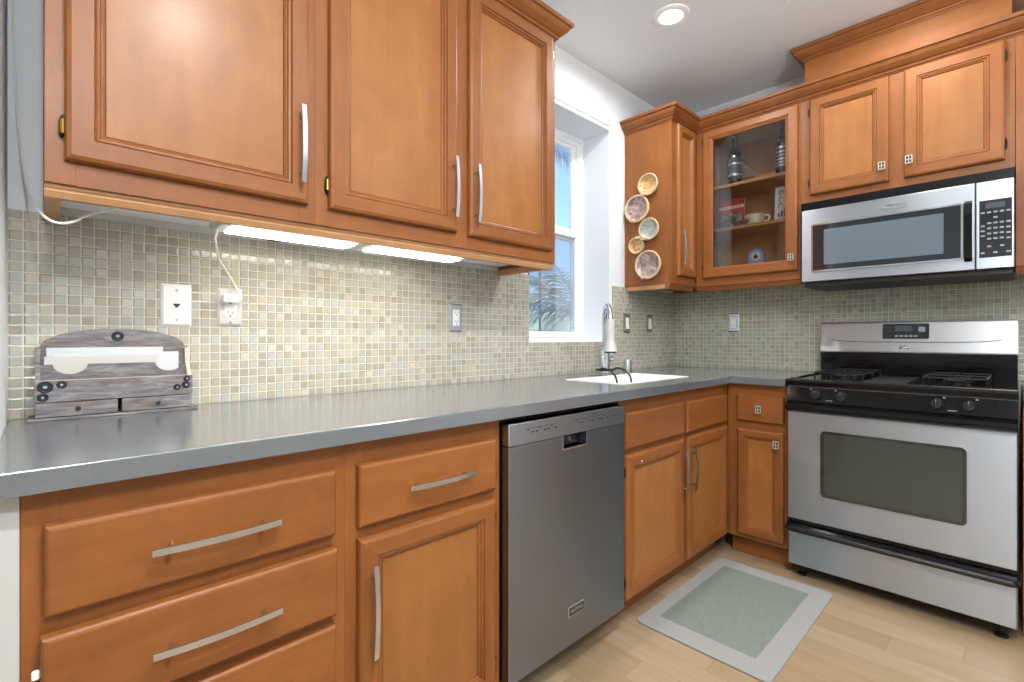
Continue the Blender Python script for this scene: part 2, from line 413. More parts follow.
    def build(s, name, m=None, parent=None, smooth=False, loc=None, rot=None):
        me = bpy.data.meshes.new(name); s.bm.to_mesh(me); s.bm.free()
        if s.mats and (m is None or m in s.mats):
            for x in s.mats: me.materials.append(x)
        else: me.materials.append(m)
        if smooth:
            for p in me.polygons: p.use_smooth = True
            if smooth == 'auto':
                try: me.set_sharp_from_angle(angle=math.radians(35))
                except Exception: pass
        return link(name, me, parent, loc, rot)
def link(name, me, parent=None, loc=None, rot=None):
    o = bpy.data.objects.new(name, me); COL.objects.link(o)
    if parent is not None: o.parent = parent
    if loc is not None: o.location = loc
    if rot is not None: o.rotation_euler = rot
    return o
def tag(o, label, cat, group=None):
    o['label'] = label; o['category'] = cat
    if group: o['group'] = group
    return o
def thing(name, label, cat, loc=(0, 0, 0), rz=0., group=None):
    o = bpy.data.objects.new(name, None); COL.objects.link(o); o.location = loc; o.rotation_euler = (0, 0, rz)
    o.empty_display_size = .05
    return tag(o, label, cat, group)
def struct(name, mb, m):
    o = mb.build(name, m); o['kind'] = 'structure'; return o
def text_mesh(s, size, extrude=.0006, shear=0., align='CENTER'):
    c = bpy.data.curves.new('t', 'FONT'); c.body = s; c.size = size; c.extrude = extrude; c.shear = shear
    c.align_x = align; c.align_y = 'CENTER'
    o = bpy.data.objects.new('t', c); COL.objects.link(o)
    dg = bpy.context.evaluated_depsgraph_get(); me = bpy.data.meshes.new_from_object(o.evaluated_get(dg))
    bpy.data.objects.remove(o); bpy.data.curves.remove(c); me.materials.clear(); return me
def text(name, s, size, m, parent, loc, rot=(PI / 2, 0, 0), shear=0., sx=1.):
    me = text_mesh(s, size, shear=shear); me.materials.append(m); o = link(name, me, parent, loc, rot); o.scale = (sx, 1, 1); return o
R_RIGHT = -PI / 2          # local X runs toward the viewer along the range wall, local Y into that wall

def smooth(P, n=6):
    P = [Vector(p) for p in P]; out = []
    for i in range(len(P) - 1):
        p0, p1, p2, p3 = P[max(i - 1, 0)], P[i], P[i + 1], P[min(i + 2, len(P) - 1)]
        for k in range(n):
            t = k / n; out.append(.5 * ((2 * p1) + (p2 - p0) * t + (2 * p0 - 5 * p1 + 4 * p2 - p3) * t * t + (3 * p1 - p0 - 3 * p2 + p3) * t ** 3))
    return out + [P[-1]]

# ------------------------------------------------------------------ the setting
ZC = 2.61
WX0, WX1, WZ0, WZ1 = -1.458, -0.780, 1.085, 2.305
struct('floor', MB().box(-6, .15, -6, .24, -.06, 0), PLANKS)
struct('ceiling', MB().box(-6, .15, -6, .24, ZC, ZC + .08), CEIL)
struct('wall_back', MB().grid(1, [-6, WX0, WX1, .15], [0, WZ0, WZ1, ZC], lambda i, j: not (i == 1 and j == 1), 0, .24), WALL)
struct('wall_right', MB().box(0, .15, -6, 0, 0, ZC), WALL)
struct('wall_left', MB().box(-3.335, -3.2152, -.36, 0, 0, ZC, .004), WALL)
struct('wall_front', MB().box(-6, .15, -6.12, -6, 0, ZC), WALL)
struct('wall_side', MB().box(-6.12, -6, -6, .24, 0, ZC), WALL)
struct('trim_1', MB().box(-3.2150, -3.1835, -.612, -.585, 0, .875, .001), mat('grey_white_filler_paint', lin(188, 189, 185), .5))      # painted filler beside the drawers

# window_1: a single-hung white vinyl window set deep in the wall
def window():
    e = bpy.data.objects.new('window_1', None); COL.objects.link(e); e['kind'] = 'structure'; e.location = (WX0, .2, WZ0)
    W, H = WX1 - WX0, WZ1 - WZ0
    MB().rings(0, W, 0, H, [(0, .038), (0, -.012), (.018, -.012), (.022, -.004), (.045, -.004), (.045, .038)], VINYL, VINYL, fill=False, back=False).build('window_frame', VINYL, e)
    up = MB().rings(.04, W - .04, .6, H - .03, [(0, .035), (0, .012), (.03, .012), (.034, .02), (.034, .035)], VINYL, VINYL, fill=False, back=False).build('upper_sash', VINYL, e)
    MB().box(.07, W - .07, .024, .028, .632, H - .06).build('pane', WINGLASS, up)
    lo = MB().rings(.036, W - .036, .025, .665, [(0, .012), (0, -.01), (.022, -.01), (.030, -.003), (.034, .012)], VINYL, VINYL, fill=False, back=False)
    lo.box(.036, W - .036, -.014, .012, .618, .665, .003, VINYL)
    lo = lo.build('lower_sash', VINYL, e)
    MB().box(.066, W - .066, .001, .005, .055, .622).build('pane', WINGLASS, lo)
    sc = MB().rings(.06, W - .06, .045, .62, [(0, .036), (0, .03), (.008, .03), (.008, .036)], VINYL, VINYL, fill=False, back=False).build('screen_frame', VINYL, e)
    MB().box(.066, W - .066, .0325, .0335, .05, .615).build('insect_screen', SCREEN, sc)
    MB().box(W - .036, W - .02, -.02, -.004, H - .20, H - .11, .002).build('sash_balance_cap', VINYL, e)
    MB().box(.0, W, -.195, -.012, .0, .004, .001).build('window_sill', WHITE_TRIM, e)
window()

# ------------------------------------------------------------------ backsplash and counters
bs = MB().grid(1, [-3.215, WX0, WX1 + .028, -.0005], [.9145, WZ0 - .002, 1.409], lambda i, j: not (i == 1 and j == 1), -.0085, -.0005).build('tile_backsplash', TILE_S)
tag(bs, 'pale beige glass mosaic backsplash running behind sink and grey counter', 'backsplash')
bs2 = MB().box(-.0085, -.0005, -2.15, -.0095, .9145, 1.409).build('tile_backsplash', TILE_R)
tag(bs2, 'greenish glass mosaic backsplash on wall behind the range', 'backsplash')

SX0, SX1, SY0, SY1 = -1.42, -.868, -.512, -.222
ct = MB().grid(2, [-3.2148, SX0, SX1, -.648, -.0085], [-.893, -.648, SY0, SY1, -.0085],
               lambda i, j: (i == 3 or j > 0) and not (i == 1 and j == 2), .876, .914, bev=.003)
tag(ct.build('countertop', QUARTZ), 'long L-shaped grey quartz countertop holding the white sink', 'countertop')
ct2 = MB().box(-.648, -.0085, -2.15, -1.664, .876, .914, .003).build('countertop', QUARTZ)
tag(ct2, 'short grey quartz countertop right of the range, cut by photo edge', 'countertop')

# sink
sk = thing('sink', 'white undermount kitchen sink sunk into the grey counter below window', 'sink', (0, 0, 0))
MB().rings(SX0 - .02, SX1 + .02, SY0 - .02, SY1 + .02, [(.010, .9145), (.012, .9165), (.023, .9165), (.027, .912), (.034, .72), (.06, .70)], WHITE_SINK, WHITE_SINK, True, False, 'Z').build('basin', WHITE_SINK, sk, 'auto')
MB().lathe([(0, .704), (.03, .704), (.042, .708), (.045, .702)], ((SX0 + SX1) / 2, (SY0 + SY1) / 2, 0)).build('drain', CHROME, sk, 'auto')

# faucet: the spout points toward the room, so from here the arc is seen end-on
FX, FY = -1.06, -.165
fa = thing('faucet', 'brushed steel pull-down faucet with bell-shaped spray head behind the sink', 'faucet', (FX, FY, .914))
MB().lathe([(0, 0), (.036, 0), (.036, .006), (.027, .010), (.027, .150), (.022, .158), (0, .158)]).build('body', NICKEL, fa, 'auto')
MB().box(-.1, .1, -.03, .03, -.0005, .004, .0015).build('deck_plate', NICKEL, fa)
dirv = Vector((-.70, -.72, 0)).normalized()
arc = [Vector((0, 0, .15)), Vector((0, 0, .25))]
for k in range(1, 12):
    a = PI * k / 12; arc.append(Vector((0, 0, .27)) + dirv * (.075 * (1 - math.cos(a))) + Vector((0, 0, .085 * math.sin(a))))
arc.append(Vector((0, 0, .262)) + dirv * .15)
MB().tube(arc, .0125, 14).build('spout', NICKEL, fa, 'auto')
tip = dirv * .15
hd = MB().lathe([(0, .285), (.018, .283), (.022, .265), (.020, .215), (.019, .190), (.028, .150), (.033, .126), (0, .126)], tip)
hd = hd.build('spray_head', mat('satin_grey_white', lin(205, 205, 203), .35), fa, 'auto')
MB().lathe([(0, .1265), (.029, .1265), (.029, .118), (0, .118)], tip).build('spray_nozzle', RUBBER, hd)
MB().tube([(.026, 0, .085), (.05, -.008, .085), (.062, -.012, .088)], [.014, .014, .012]).tube([(.058, -.012, .09), (.072, -.03, .125)], [.006, .005]).build('handle', NICKEL, fa, 'auto')

so_ = thing('soap_dispenser', 'short round steel soap dispenser cap right of the faucet', 'soap dispenser', (-.80, -.135, .914))
MB().lathe([(0, 0), (.027, 0), (.027, .004), (.023, .008), (.023, .062), (.020, .07), (0, .072)]).build('body', NICKEL, so_, 'auto')

st = thing('sink_caddy', 'black coated wire caddy straps hooked over faucet base into white sink', 'caddy', (FX, FY, .914))
for (x0, y0, x1, y1) in ((-.045, .0, -.055, -.10), (.035, -.03, .05, -.115)):
    MB().tube(smooth([(x0, y0, .028), (x0 + .0, y0 - .02, .036), (x1 - .008, y1 + .045, .034), (x1, y1 + .015, .02), (x1 + .006, y1 - .008, -.02), (x1 + .006, y1 - .012, -.12)], 5), .005, 8).build('strap', RUBBER, st, 'auto')
MB().tube([(.046 * math.cos(a), .046 * math.sin(a), .027) for a in [2 * PI * k / 18 for k in range(19)]], .0045, 8).build('collar', RUBBER, st, 'auto')

# ------------------------------------------------------------------ cabinet parts (local: X right, Y into the wall, Z up; face at y = 0)
DPROF = [(0, 0), (0, -.011), (.003, -.017), (.010, -.0205)]
def handle(p, cx, cz, L, vertical, y0=-.0205):
    b = MB(); bm = bmesh.new(); K = 14; rows = []; hw, ht = .0057, .0024
    for k in range(K + 1):
        t = -1 + 2 * k / K; y = y0 - (.022 + .008 * (1 - t * t)); a = t * L / 2; row = []
        for (w, d) in ((-hw, -ht), (hw, -ht), (hw, ht), (-hw, ht)):
            row.append(bm.verts.new((cx + w, y + d, cz + a) if vertical else (cx + a, y + d, cz + w)))
        rows.append(row)
    for r0, r1 in zip(rows, rows[1:]):
        for k in range(4): bm.faces.new((r0[k], r0[(k + 1) % 4], r1[(k + 1) % 4], r1[k]))
    bm.faces.new(rows[0]); bm.faces.new(rows[-1][::-1]); b._join(bm)
    for s in (-1, 1):
        a = s * .36 * L; q = (cx, cz + a) if vertical else (cx + a, cz)
        b.cyl((q[0], y0, q[1]), (q[0], y0 - .027, q[1]), .0042, 10)
    return b.build('handle', NICKEL, p, 'auto')
def knob(p, cx, cz, y0=-.0205):
    b = MB().box(cx - .013, cx + .013, y0 - .022, y0 - .017, cz - .018, cz + .018, .0015)
    b.cyl((cx, y0, cz), (cx, y0 - .018, cz), .006, 12)
    b.box(cx - .0135, cx + .0135, y0 - .025, y0 - .021, cz + .0145, cz + .0185, .001).box(cx - .0135, cx + .0135, y0 - .025, y0 - .021, cz - .0185, cz - .0145, .001)
    b.box(cx - .0135, cx - .0095, y0 - .025, y0 - .021, cz - .0185, cz + .0185, .001).box(cx + .0095, cx + .0135, y0 - .025, y0 - .021, cz - .0185, cz + .0185, .001)
    b.box(cx - .0016, cx + .0016, y0 - .0245, y0 - .021, cz - .016, cz + .016).box(cx - .011, cx + .011, y0 - .0245, y0 - .021, cz - .0016, cz + .0016)
    o = b.build('knob', KNOB, p)
    MB().box(cx - .0095, cx + .0095, y0 - .0222, y0 - .0219, cz - .0145, cz + .0145).build('inlay', KEY_D, p)
    return o
def hinge(p, x, z, side, m=BRASS):
    """exposed barrel hinge at door edge x; side -1: frame lies left of the door"""
    b = MB(); s = side
    b.prism([(x, z - .028), (x + s * .006, z - .022), (x + s * .009, z - .012), (x + s * .009, z + .012), (x + s * .006, z + .022), (x, z + .028)], 1, -.003, 0, BRONZE)
    b.cyl((x + s * .004, -.009, z - .014), (x + s * .004, -.009, z + .014), .0045, 10, m)
    b.tube([(x + s * .004, -.009, z + .014), (x + s * .004, -.009, z + .019)], [.003, .002], 10, BRONZE).tube([(x + s * .004, -.009, z - .014), (x + s * .004, -.009, z - .019)], [.003, .002], 10, BRONZE)
    return b.build('hinge', m, p, 'auto')
FWD = .046
def door(p, x0, x1, z0, z1, hs=None, pull=None, m_h=BRASS, glass=False, fw=FWD, y=0.):
    prof = DPROF + [(fw - .002, -.0205), (fw, -.016), (fw + .003, -.0175), (fw + .007, -.0165), (fw + .009, -.012), (fw + .012, -.0125), (fw + .016, -.0095), (fw + .017, -.006 if not glass else -.002)]
    if glass: prof.append((fw + .017, 0)); prof.append((0, 0))
    d = MB().rings(x0, x1, z0, z1, prof, WOOD_H, WOOD_V, fill=False, back=not glass).build('door', WOOD_V, p)
    i = fw + .017
    if glass: MB().box(x0 + i - .004, x1 - i + .004, -.007, -.004, z0 + i - .004, z1 - i + .004).build('glass_pane', GLASS, d)
    else: MB().rings(x0 + i, x1 - i, z0 + i, z1 - i, [(0, -.0055), (.0, -.006), (.001, -.0075)], WOOD_P, WOOD_P, True, False).build('panel', WOOD_P, d)
    if hs:
        for z in (z0 + .065, z1 - .065): hinge(d, x0 if hs < 0 else x1, z, hs, m_h) if m_h is BRASS else hinge(d, x0 if hs < 0 else x1, z, hs * .6, m_h)
    if pull:
        if pull[0] == 'v': handle(d, pull[1], pull[2], pull[3], True)
        elif pull[0] == 'k': knob(d, pull[1], pull[2])
    if y: d.location.y = y
    return d
def drawer(p, x0, x1, z0, z1, pull=None, y=0., name='drawer'):
    d = MB().rings(x0, x1, z0, z1, [(0, 0), (0, -.0135), (.0012, -.0165), (.004, -.0193), (.0075, -.0205)], WOOD_H, WOOD_H).build(name, WOOD_H, p)
    if pull:
        if pull[0] == 'h': handle(d, pull[1], pull[2], pull[3], False)
        else: knob(d, pull[1], pull[2])
    d.location.y = y
    return d
def face_frame(p, W, z0, z1, xs, zs, y1=.019):
    """stiles xs and rails zs: lists of (from, to)"""
    b = MB()
    for a, c in xs: b.box(a, c, 0, y1, z0, z1, .0006, WOOD_V)
    cx = sorted(xs)
    for a, c in zs:
        for (s0, s1), (t0, t1) in zip(cx, cx[1:]): b.box(s1, t0, .0004, y1, a, c, 0, WOOD_H)
    return b.build('face_frame', WOOD_V, p)
def upper_body(p, W, H, D, rail=True):
    t = .016; b = MB()
    b.box(0, t, .019, D, 0, H, .0006, WOOD_V).box(W - t, W, .019, D, 0, H, .0006, WOOD_V).box(t, W - t, .019, D, H - t, H, 0, WOOD_V)
    b.box(t, W - t, D - .008, D, .033, H - t, 0, WOOD_V)
    b.build('carcass', WOOD_V, p)
    MB().box(t, W - t, .019, D - .008, .016, .016 + t).build('bottom_panel', WHITE_TRIM if rail else WOOD_IN, p)
def light_rail(p, W, D, left=True, right=True, m=WOOD_RAW, h=.026):
    def sec(x0, x1, y0, y1): b.box(x0, x1, y0, y1, -h, 0, .003, m)
    b = MB()
    b.prism([(.008, 0), (.008, -.006), (.012, -.010), (.012, -.014), (.018, -h), (.036, -h), (.04, -.006), (.04, 0)], 0, 0, W, m)
    if left: b.box(.001, .026, .04, D - .012, -h, 0, .003, WOOD_RAW)
    if right: b.box(W - .026, W - .001, .04, D - .012, -h, 0, .003, WOOD_RAW)
    return b.build('light_rail', m, p)

# ------------------------------------------------------------------ wall cabinets over the long counter
ZU, HU, ZL = 1.41, .925, 1.413
A0, A1, B1 = -3.155, -2.6265, -1.640
ca = thing('upper_cabinet', 'single-door honey maple wall cabinet at far left, above the letter organizer', 'cabinet', (A0, -.33, ZL))
W = A1 - A0; upper_body(ca, W, HU, .329)
face_frame(ca, W, 0, HU, [(0, .046), (W - .042, W)], [(0, .062), (HU - .05, HU)])
door(ca, .029, W - .021, .047, .905, -1, ('v', W - .045, .195, .2))
light_rail(ca, W, .329, True, False)
cb = thing('upper_cabinet', 'two-door honey maple wall cabinet left of the window', 'cabinet', (A1, -.33, ZL))
W = B1 - A1; upper_body(cb, W, HU, .329)
face_frame(cb, W, 0, HU, [(0, .046), (.456, .531), (W - .046, W)], [(0, .062), (HU - .05, HU)])
door(cb, .035, .473, .047, .905, -1, ('v', .450, .190, .2))
door(cb, .525, W - .028, .043, .905, 1, ('v', .546, .188, .2))
light_rail(cb, W, .329, False, True)
CROWN = [(.0, 0), (.004, 0), (.006, .006), (.012, .008), (.014, .016), (.022, .020), (.038, .036), (.044, .046), (.046, .054), (.055, .056), (.057, .070), (.0, .070)]
def crown(path, z, label, sc=1.):
    o = MB().sweep(path, [(a * sc, z + c * sc) for a, c in CROWN]).build('crown_moulding', WOOD_H); return tag(o, label, 'moulding')
crown([(A0, -.33), (B1, -.33), (B1, -.003)], ZU + HU - .012, 'stepped maple crown moulding above the cabinets left of the window')

# ------------------------------------------------------------------ corner and range-wall wall cabinets
cs = thing('upper_cabinet', 'narrow maple wall cabinet in corner, round plates hung on its side', 'cabinet', (-.62, -.305, ZU))
upper_body(cs, .61, HU, .304, False)
face_frame(cs, .287, 0, HU, [(0, .055), (.245, .287)], [(0, .06), (HU - .05, HU)])
door(cs, .052, .262, .048, .908, None, ('v', .078, .205, .2), fw=.042)
light_rail(cs, .287, .304, True, False, WOOD_H)
cg = thing('display_cabinet', 'glass-door maple display cabinet in corner holding bottles and a cookbook', 'cabinet', (-.33, -.307, ZU), R_RIGHT)
W = .563; t = .016
b = MB(); b.box(0, t, .019, .329, 0, HU, .0006, WOOD_IN).box(W - t, W, .019, .329, 0, HU, .0006, WOOD_IN).box(t, W - t, .019, .321, HU - t, HU, 0, WOOD_IN).box(t, W - t, .019, .321, .004, .004 + t, 0, WOOD_IN).box(t, W - t, .321, .329, .0, HU, 0, WOOD_IN)
b.build('carcass', WOOD_IN, cg)
face_frame(cg, W, 0, HU, [(0, .07), (W - .028, W)], [(0, .062), (HU - .05, HU)])
for z in (.318, .567): MB().box(t, W - t, .03, .32, z, z + .018, .002).build('shelf', WOOD_IN, cg)
door(cg, .048, .553, .045, .908, -1, ('k', .528, .113), BRONZE, glass=True, fw=.044)
light_rail(cg, W, .329, False, False, WOOD_H)
cr = thing('upper_cabinet', 'short two-door maple wall cabinet above the microwave', 'cabinet', (-.33, -.8715, 1.797), R_RIGHT)
W, H = .7725, .538
upper_body(cr, W, H, .329, False)
face_frame(cr, W, 0, H, [(0, .05), (.352, .428), (W - .05, W)], [(0, .045), (H - .045, H)])
door(cr, .042, .366, .032, .520, -1, ('k', .343, .102), BRONZE)
door(cr, .421, .744, .034, .522, 1, ('k', .441, .106), BRONZE)
ce = thing('upper_cabinet', 'tall maple wall cabinet right of the microwave at photo edge', 'cabinet', (-.33, -1.6455, 1.395), R_RIGHT)
W, H = .5, .94
upper_body(ce, W, H, .329, False); face_frame(ce, W, 0, H, [(0, .05), (W - .05, W)], [(0, .06), (H - .05, H)])
door(ce, .045, .46, .05, .91, 1, ('k', .07, .11), BRONZE); light_rail(ce, W, .329, False, False, WOOD_H)
crown([(-.62, -.003), (-.62, -.305), (-.33, -.305), (-.33, -2.145)], ZU + HU - .012, 'stepped maple crown moulding along the corner and range wall cabinets')
hb = thing('vent_chase', 'plain maple box above the microwave cabinet reaching up to ceiling', 'vent cover', (-.30, -.88, 2.395), R_RIGHT)
MB().box(0, .755, 0, .299, -.055, .16, .001).build('box', wood('maple_veneer_dull', 0, WD, lin(150, 93, 47), lin(160, 104, 56), .6, 0.), hb)
MB().sweep([(0, .298), (0, 0), (.755, 0), (.755, .298)], [(a * .95, .142 + c * .95) for a, c in CROWN]).build('crown', WOOD_H, hb)

# ------------------------------------------------------------------ base cabinets
def base_body(p, W, D=.6, H=.8755, open_top=False):
    if open_top:
        b = MB().box(0, .016, .019, D, .10, H, 0, WOOD_V).box(W - .016, W, .019, D, .10, H, 0, WOOD_V).box(.016, W - .016, .019, D, .10, .116, 0, WOOD_V).box(.016, W - .016, D - .01, D, .116, H, 0, WOOD_V)
    else: b = MB().box(0, W, .019, D, .10, H, 0, WOOD_V)
    b.build('carcass', WOOD_V, p)
    MB().box(0, W, .068, .085, 0, .10, 0).build('toe_kick', WOOD_H, p)
b1 = thing('base_cabinet', 'maple drawer stack at the left end below the counter', 'cabinet', (-3.183, -.61, 0))
W = .509; base_body(b1, W)
face_frame(b1, W, .10, .876, [(0, .045), (W - .03, W)], [(.10, .13), (.31, .35), (.475, .52), (.64, .69), (.81, .876)])
drawer(b1, .026, .483, .680, .820, ('h', .258, .748, .205))
d2 = drawer(b1, .022, .483, .510, .653, ('h', .258, .578, .205), -.006)
MB().box(.012, .0215, -.012, -.004, .592, .606, .002).build('slide_stop', WHITE_P, d2)
drawer(b1, .026, .483, .343, .487, ('h', .258, .415, .205)); drawer(b1, .026, .483, .115, .318, ('h', .258, .22, .205))
b2 = thing('base_cabinet', 'maple base cabinet with one drawer over one door, left of dishwasher', 'cabinet', (-2.674, -.61, 0))
W = .467; base_body(b2, W)
face_frame(b2, W, .10, .876, [(0, .04), (W - .04, W)], [(.10, .13), (.64, .69), (.81, .876)])
drawer(b2, .026, .440, .680, .820, ('h', .245, .749, .205))
door(b2, .027, .440, .115, .652, 1, ('v', .054, .491, .21))
b3 = thing('base_cabinet', 'two-door maple sink cabinet with blank false drawers, right of dishwasher', 'cabinet', (-1.603, -.61, 0))
W = .99; base_body(b3, W, open_top=True)
face_frame(b3, W, .10, .876, [(0, .045), (.47, .54), (W - .05, W)], [(.10, .13), (.645, .695), (.81, .876)])
drawer(b3, .029, .487, .683, .822, name='false_front'); drawer(b3, .518, .951, .683, .822, name='false_front')
dl = door(b3, .033, .490, .112, .660, -1, ('v', .462, .522, .2), BRONZE); door(b3, .523, .955, .112, .662, 1, ('v', .549, .522, .2), BRONZE)
MB().lathe([(0, -.0235), (.003, -.0225), (.004, -.0205)], (.133, 0, .625), 'Y', 10).build('bumper', WHITE_P, dl)
b4 = thing('base_cabinet', 'slim maple base cabinet with drawer and door, left of the range', 'cabinet', (-.61, -.6135, 0), R_RIGHT)
W = .286; base_body(b4, W)
face_frame(b4, W, .10, .876, [(0, .055), (W - .022, W)], [(.10, .13), (.645, .695), (.81, .876)])
drawer(b4, .051, .266, .692, .822, ('k', .160, .757)); door(b4, .051, .266, .122, .652, None, ('k', .240, .597), fw=.034)
MB().box(.0, W, .054, .068, 0, .075, .002).build('toe_board', WOOD_H, b4)
b5 = thing('base_cabinet', 'maple base cabinet right of the range, only its left edge in view', 'cabinet', (-.61, -1.664, 0), R_RIGHT)
W = .485; base_body(b5, W); face_frame(b5, W, .10, .876, [(0, .045), (W - .045, W)], [(.10, .13), (.645, .695), (.81, .876)])
drawer(b5, .03, W - .03, .683, .822, ('k', W / 2, .757)); door(b5, .03, W - .03, .115, .652, 1, ('k', .06, .597))

# ------------------------------------------------------------------ dishwasher
dw = thing('dishwasher', 'dark stainless dishwasher under the counter between maple cabinets', 'dishwasher', (-2.2, -.642, 0))
W = .59
MB().box(.004, W - .004, .05, .60, .1, .862, .002).build('tub', BLACK_M, dw)
MB().box(.01, W - .01, .13, .15, 0, .108).build('toe_plate', BLACK_M, dw)
dd = MB().grid(1, [0, .236, .356, W], [.108, .752, .792], lambda i, j: not (i == 1 and j == 1), 0, .045, bev=.0025).build('door_panel', STEEL_DW, dw)
cp = MB().box(0, W, -.002, .045, .793, .858, .003).build('control_strip', STEEL_PANEL, dw)
MB().box(.234, .358, .034, .044, .75, .793).build('handle_pocket', BLACK_M, dd)
rb = MB().prism([(.238, .7935), (.238, .757), (.243, .752), (.350, .752), (.355, .757), (.355, .7935), (.361, .7935), (.361, .754), (.354, .746), (.239, .746), (.232, .754), (.232, .7935)], 1, -.004, .02)
rb.build('handle_rim', NICKEL, dd)
for x0, n in ((.075, 8), (.30, 11)):
    for k in range(n):
        z = .826 + (.008 if k % 3 == 0 else 0)
        MB().box(x0 + k * .0175, x0 + k * .0175 + (.006 if k % 3 == 0 else .012), -.0026, -.0018, z - .002, z + .002).build('control_mark', KEY_D, cp)
    MB().box(x0 - .004, x0 + n * .0175, -.0026, -.0018, .8375, .8385).build('control_line', KEY_D, cp)
for k in range(4): MB().box(.497 + k * .014, .506 + k * .014, -.0026, -.0018, .829, .8315).build('control_mark', KEY_D, cp)
bd = MB().box(.264, .346, -.0025, .0, .201, .235, .001).build('badge', SILVER, dd)
MB().box(.2675, .3425, -.0032, -.002, .2045, .2315).build('badge_plate', KEY_D, dd)
text('badge_lettering', 'MAYTAG', .0150, SILVER, dd, (.305, -.0032, .218))
for k in range(7): MB().box(-.0008, .0, .028, .04, .70 + k * .01, .705 + k * .01).build('vent_slit', BLACK_M, dd)

# ------------------------------------------------------------------ range
rg = thing('range', 'freestanding stainless and black gas range between maple cabinets', 'range', (-.66, -.9055, 0), R_RIGHT)
W = .748
MB().box(0, W, .035, .652, .06, .902, .003).build('body', BLACK_M, rg)
b = MB().box(.003, W - .003, 0, .034, .064, .222, .004).build('storage_drawer', STEEL, rg)
prof = [(.008, .236), (-.018, .222), (-.026, .226), (-.026, .240), (-.018, .246), (.008, .262)]
dh = MB().prism(prof, 0, .0, W).box(.002, W - .002, .006, .034, .22, .275).build('drawer_pull', BLACK, rg)
MB().tube([(.004, .01, .232), (.004, -.012, .232), (.02, -.023, .232), (W - .02, -.023, .232), (W - .004, -.012, .232), (W - .004, .01, .232)], .0115, 10).build('drawer_handle', BLACK_M, rg, 'auto')
od = MB().grid(0 if False else 1, [.003, .138, .610, W - .003], [.276, .402, .690, .768], lambda i, j: not (i == 1 and j == 1), -.004, .034, bev=.003).build('oven_door', STEEL, rg)
def rrect(x0, x1, z0, z1, r, n=6):
    P = []
    for cx, cz, a0 in ((x1 - r, z1 - r, 0), (x0 + r, z1 - r, 90), (x0 + r, z0 + r, 180), (x1 - r, z0 + r, 270)):
        for k in range(n + 1): a = math.radians(a0 + 90 * k / n); P.append((cx + r * math.cos(a), cz + r * math.sin(a)))
    return P
MB().prism(rrect(.130, .618, .394, .698, .022), 1, -.0065, .0, bev=.001).build('window_bezel', STEEL, od)
MB().prism(rrect(.135, .613, .399, .693, .019), 1, -.0075, -.004).build('window_border', DARKGLASS, od)
MB().prism(rrect(.150, .600, .413, .681, .012), 1, -.0085, -.006).build('oven_window', OVENGLASS, od)
hp = [(.03, .768), (-.008, .769), (-.030, .777), (-.040, .790), (-.036, .803), (-.022, .811), (.03, .815)]
MB().prism(hp, 0, .001, W - .001).build('door_handle', BLACK, rg, 'auto')
MB().prism([(.03, .815), (-.008, .816), (.004, .884), (.03, .888)], 0, .001, W - .001).build('control_panel', BLACK, rg)
MB().box(.002, W - .002, -.0005, .01, .8815, .8845, .001).build('panel_edge_highlight', KEY, rg)  # pale bar modelled in place of the specular highlight along the panel's top
MB().prism([(.05, .884), (.0, .885), (-.014, .889), (-.016, .908), (-.010, .916), (.004, .919), (.05, .917)], 0, -.001, W + .001).build('cooktop_lip', BLACK, rg, 'auto')
MB().box(-.001, W + .001, .05, .64, .895, .915, .004).box(-.001, .016, .05, .56, .913, .921, .003).box(W - .016, W + .001, .05, .56, .913, .921, .003).build('cooktop', BLACK, rg)
for i, x in enumerate((.120, .216, .527, .619)):
    z = .852; y = -.0015
    k = MB().lathe([(0, -.024), (.016, -.024), (.019, -.020), (.0215, -.004), (.023, 0)], (x, y, z), 'Y', 24)
    k.box(x - .0045, x + .0045, y - .034, y - .020, z - .019, z + .019, .002)
    k.build('knob', BLACK_M, rg, 'auto')
    MB().box(x - .0008 + .0, x + .0008, y - .0348, y - .0338, z + .008, z + .018).build('knob_pointer', KEY, rg)
    MB().box(x + (-.027 if i < 2 else .018), x + (-.019 if i < 2 else .026), -.002, .001, .873, .878).build('burner_mark', KEY, rg)
for x in (.168, .572): MB().box(x - .013, x + .013, -.0065, -.004, .827, .830).build('panel_print', KEY, rg)
MB().box(.275, .42, .08, .52, .9152, .918, .001).build('centre_plate', BLACK_M, rg)
def grate(x0, x1, y0, y1):
    b = MB(); z0, z1 = .924, .944; w = .004
    def bar(p, q): b.tube([p, q], w, 8)
    P = [(x0, y0), (x1, y0), (x1, y1), (x0, y1)]
    for a, c in zip(P, P[1:] + P[:1]): bar((*a, z1), (*c, z1))
    ym = (y0 + y1) / 2; xm = (x0 + x1) / 2
    bar((x0, ym, z1), (x1, ym, z1))
    for yy in ((y0 + ym) / 2, (ym + y1) / 2):
        bar((xm, yy - .105, z1), (xm, yy - .03, z1)); bar((xm, yy + .03, z1), (xm, yy + .105, z1))
    for a in P + [(x0, ym), (x1, ym)]: b.tube([(*a, z1), (*a, .915)], w, 8)
    for xx in (x0 + (x1 - x0) * .35, x0 + (x1 - x0) * .7):
        b.tube([(xx, y0, z1), (xx, y0, .915)], w, 8)
    return b.build('grate', IRON, rg, 'auto')
for x0, x1 in ((.084, .272), (.474, .664)):
    grate(x0, x1, .11, .50)
    for yy in (.196, .409):
        bn = MB().lathe([(0, .934), (.034, .934), (.038, .930), (.036, .926)], ((x0 + x1) / 2, yy, 0)).lathe([(.03, .926), (.032, .918), (.048, .9155)], ((x0 + x1) / 2, yy, 0)).build('burner', IRON, rg, 'auto')
MB().prism([(.652, .90), (.556, .90), (.552, 1.030), (.652, 1.030)], 0, .002, W - .002, bev=.002).build('backguard', BLACK, rg)
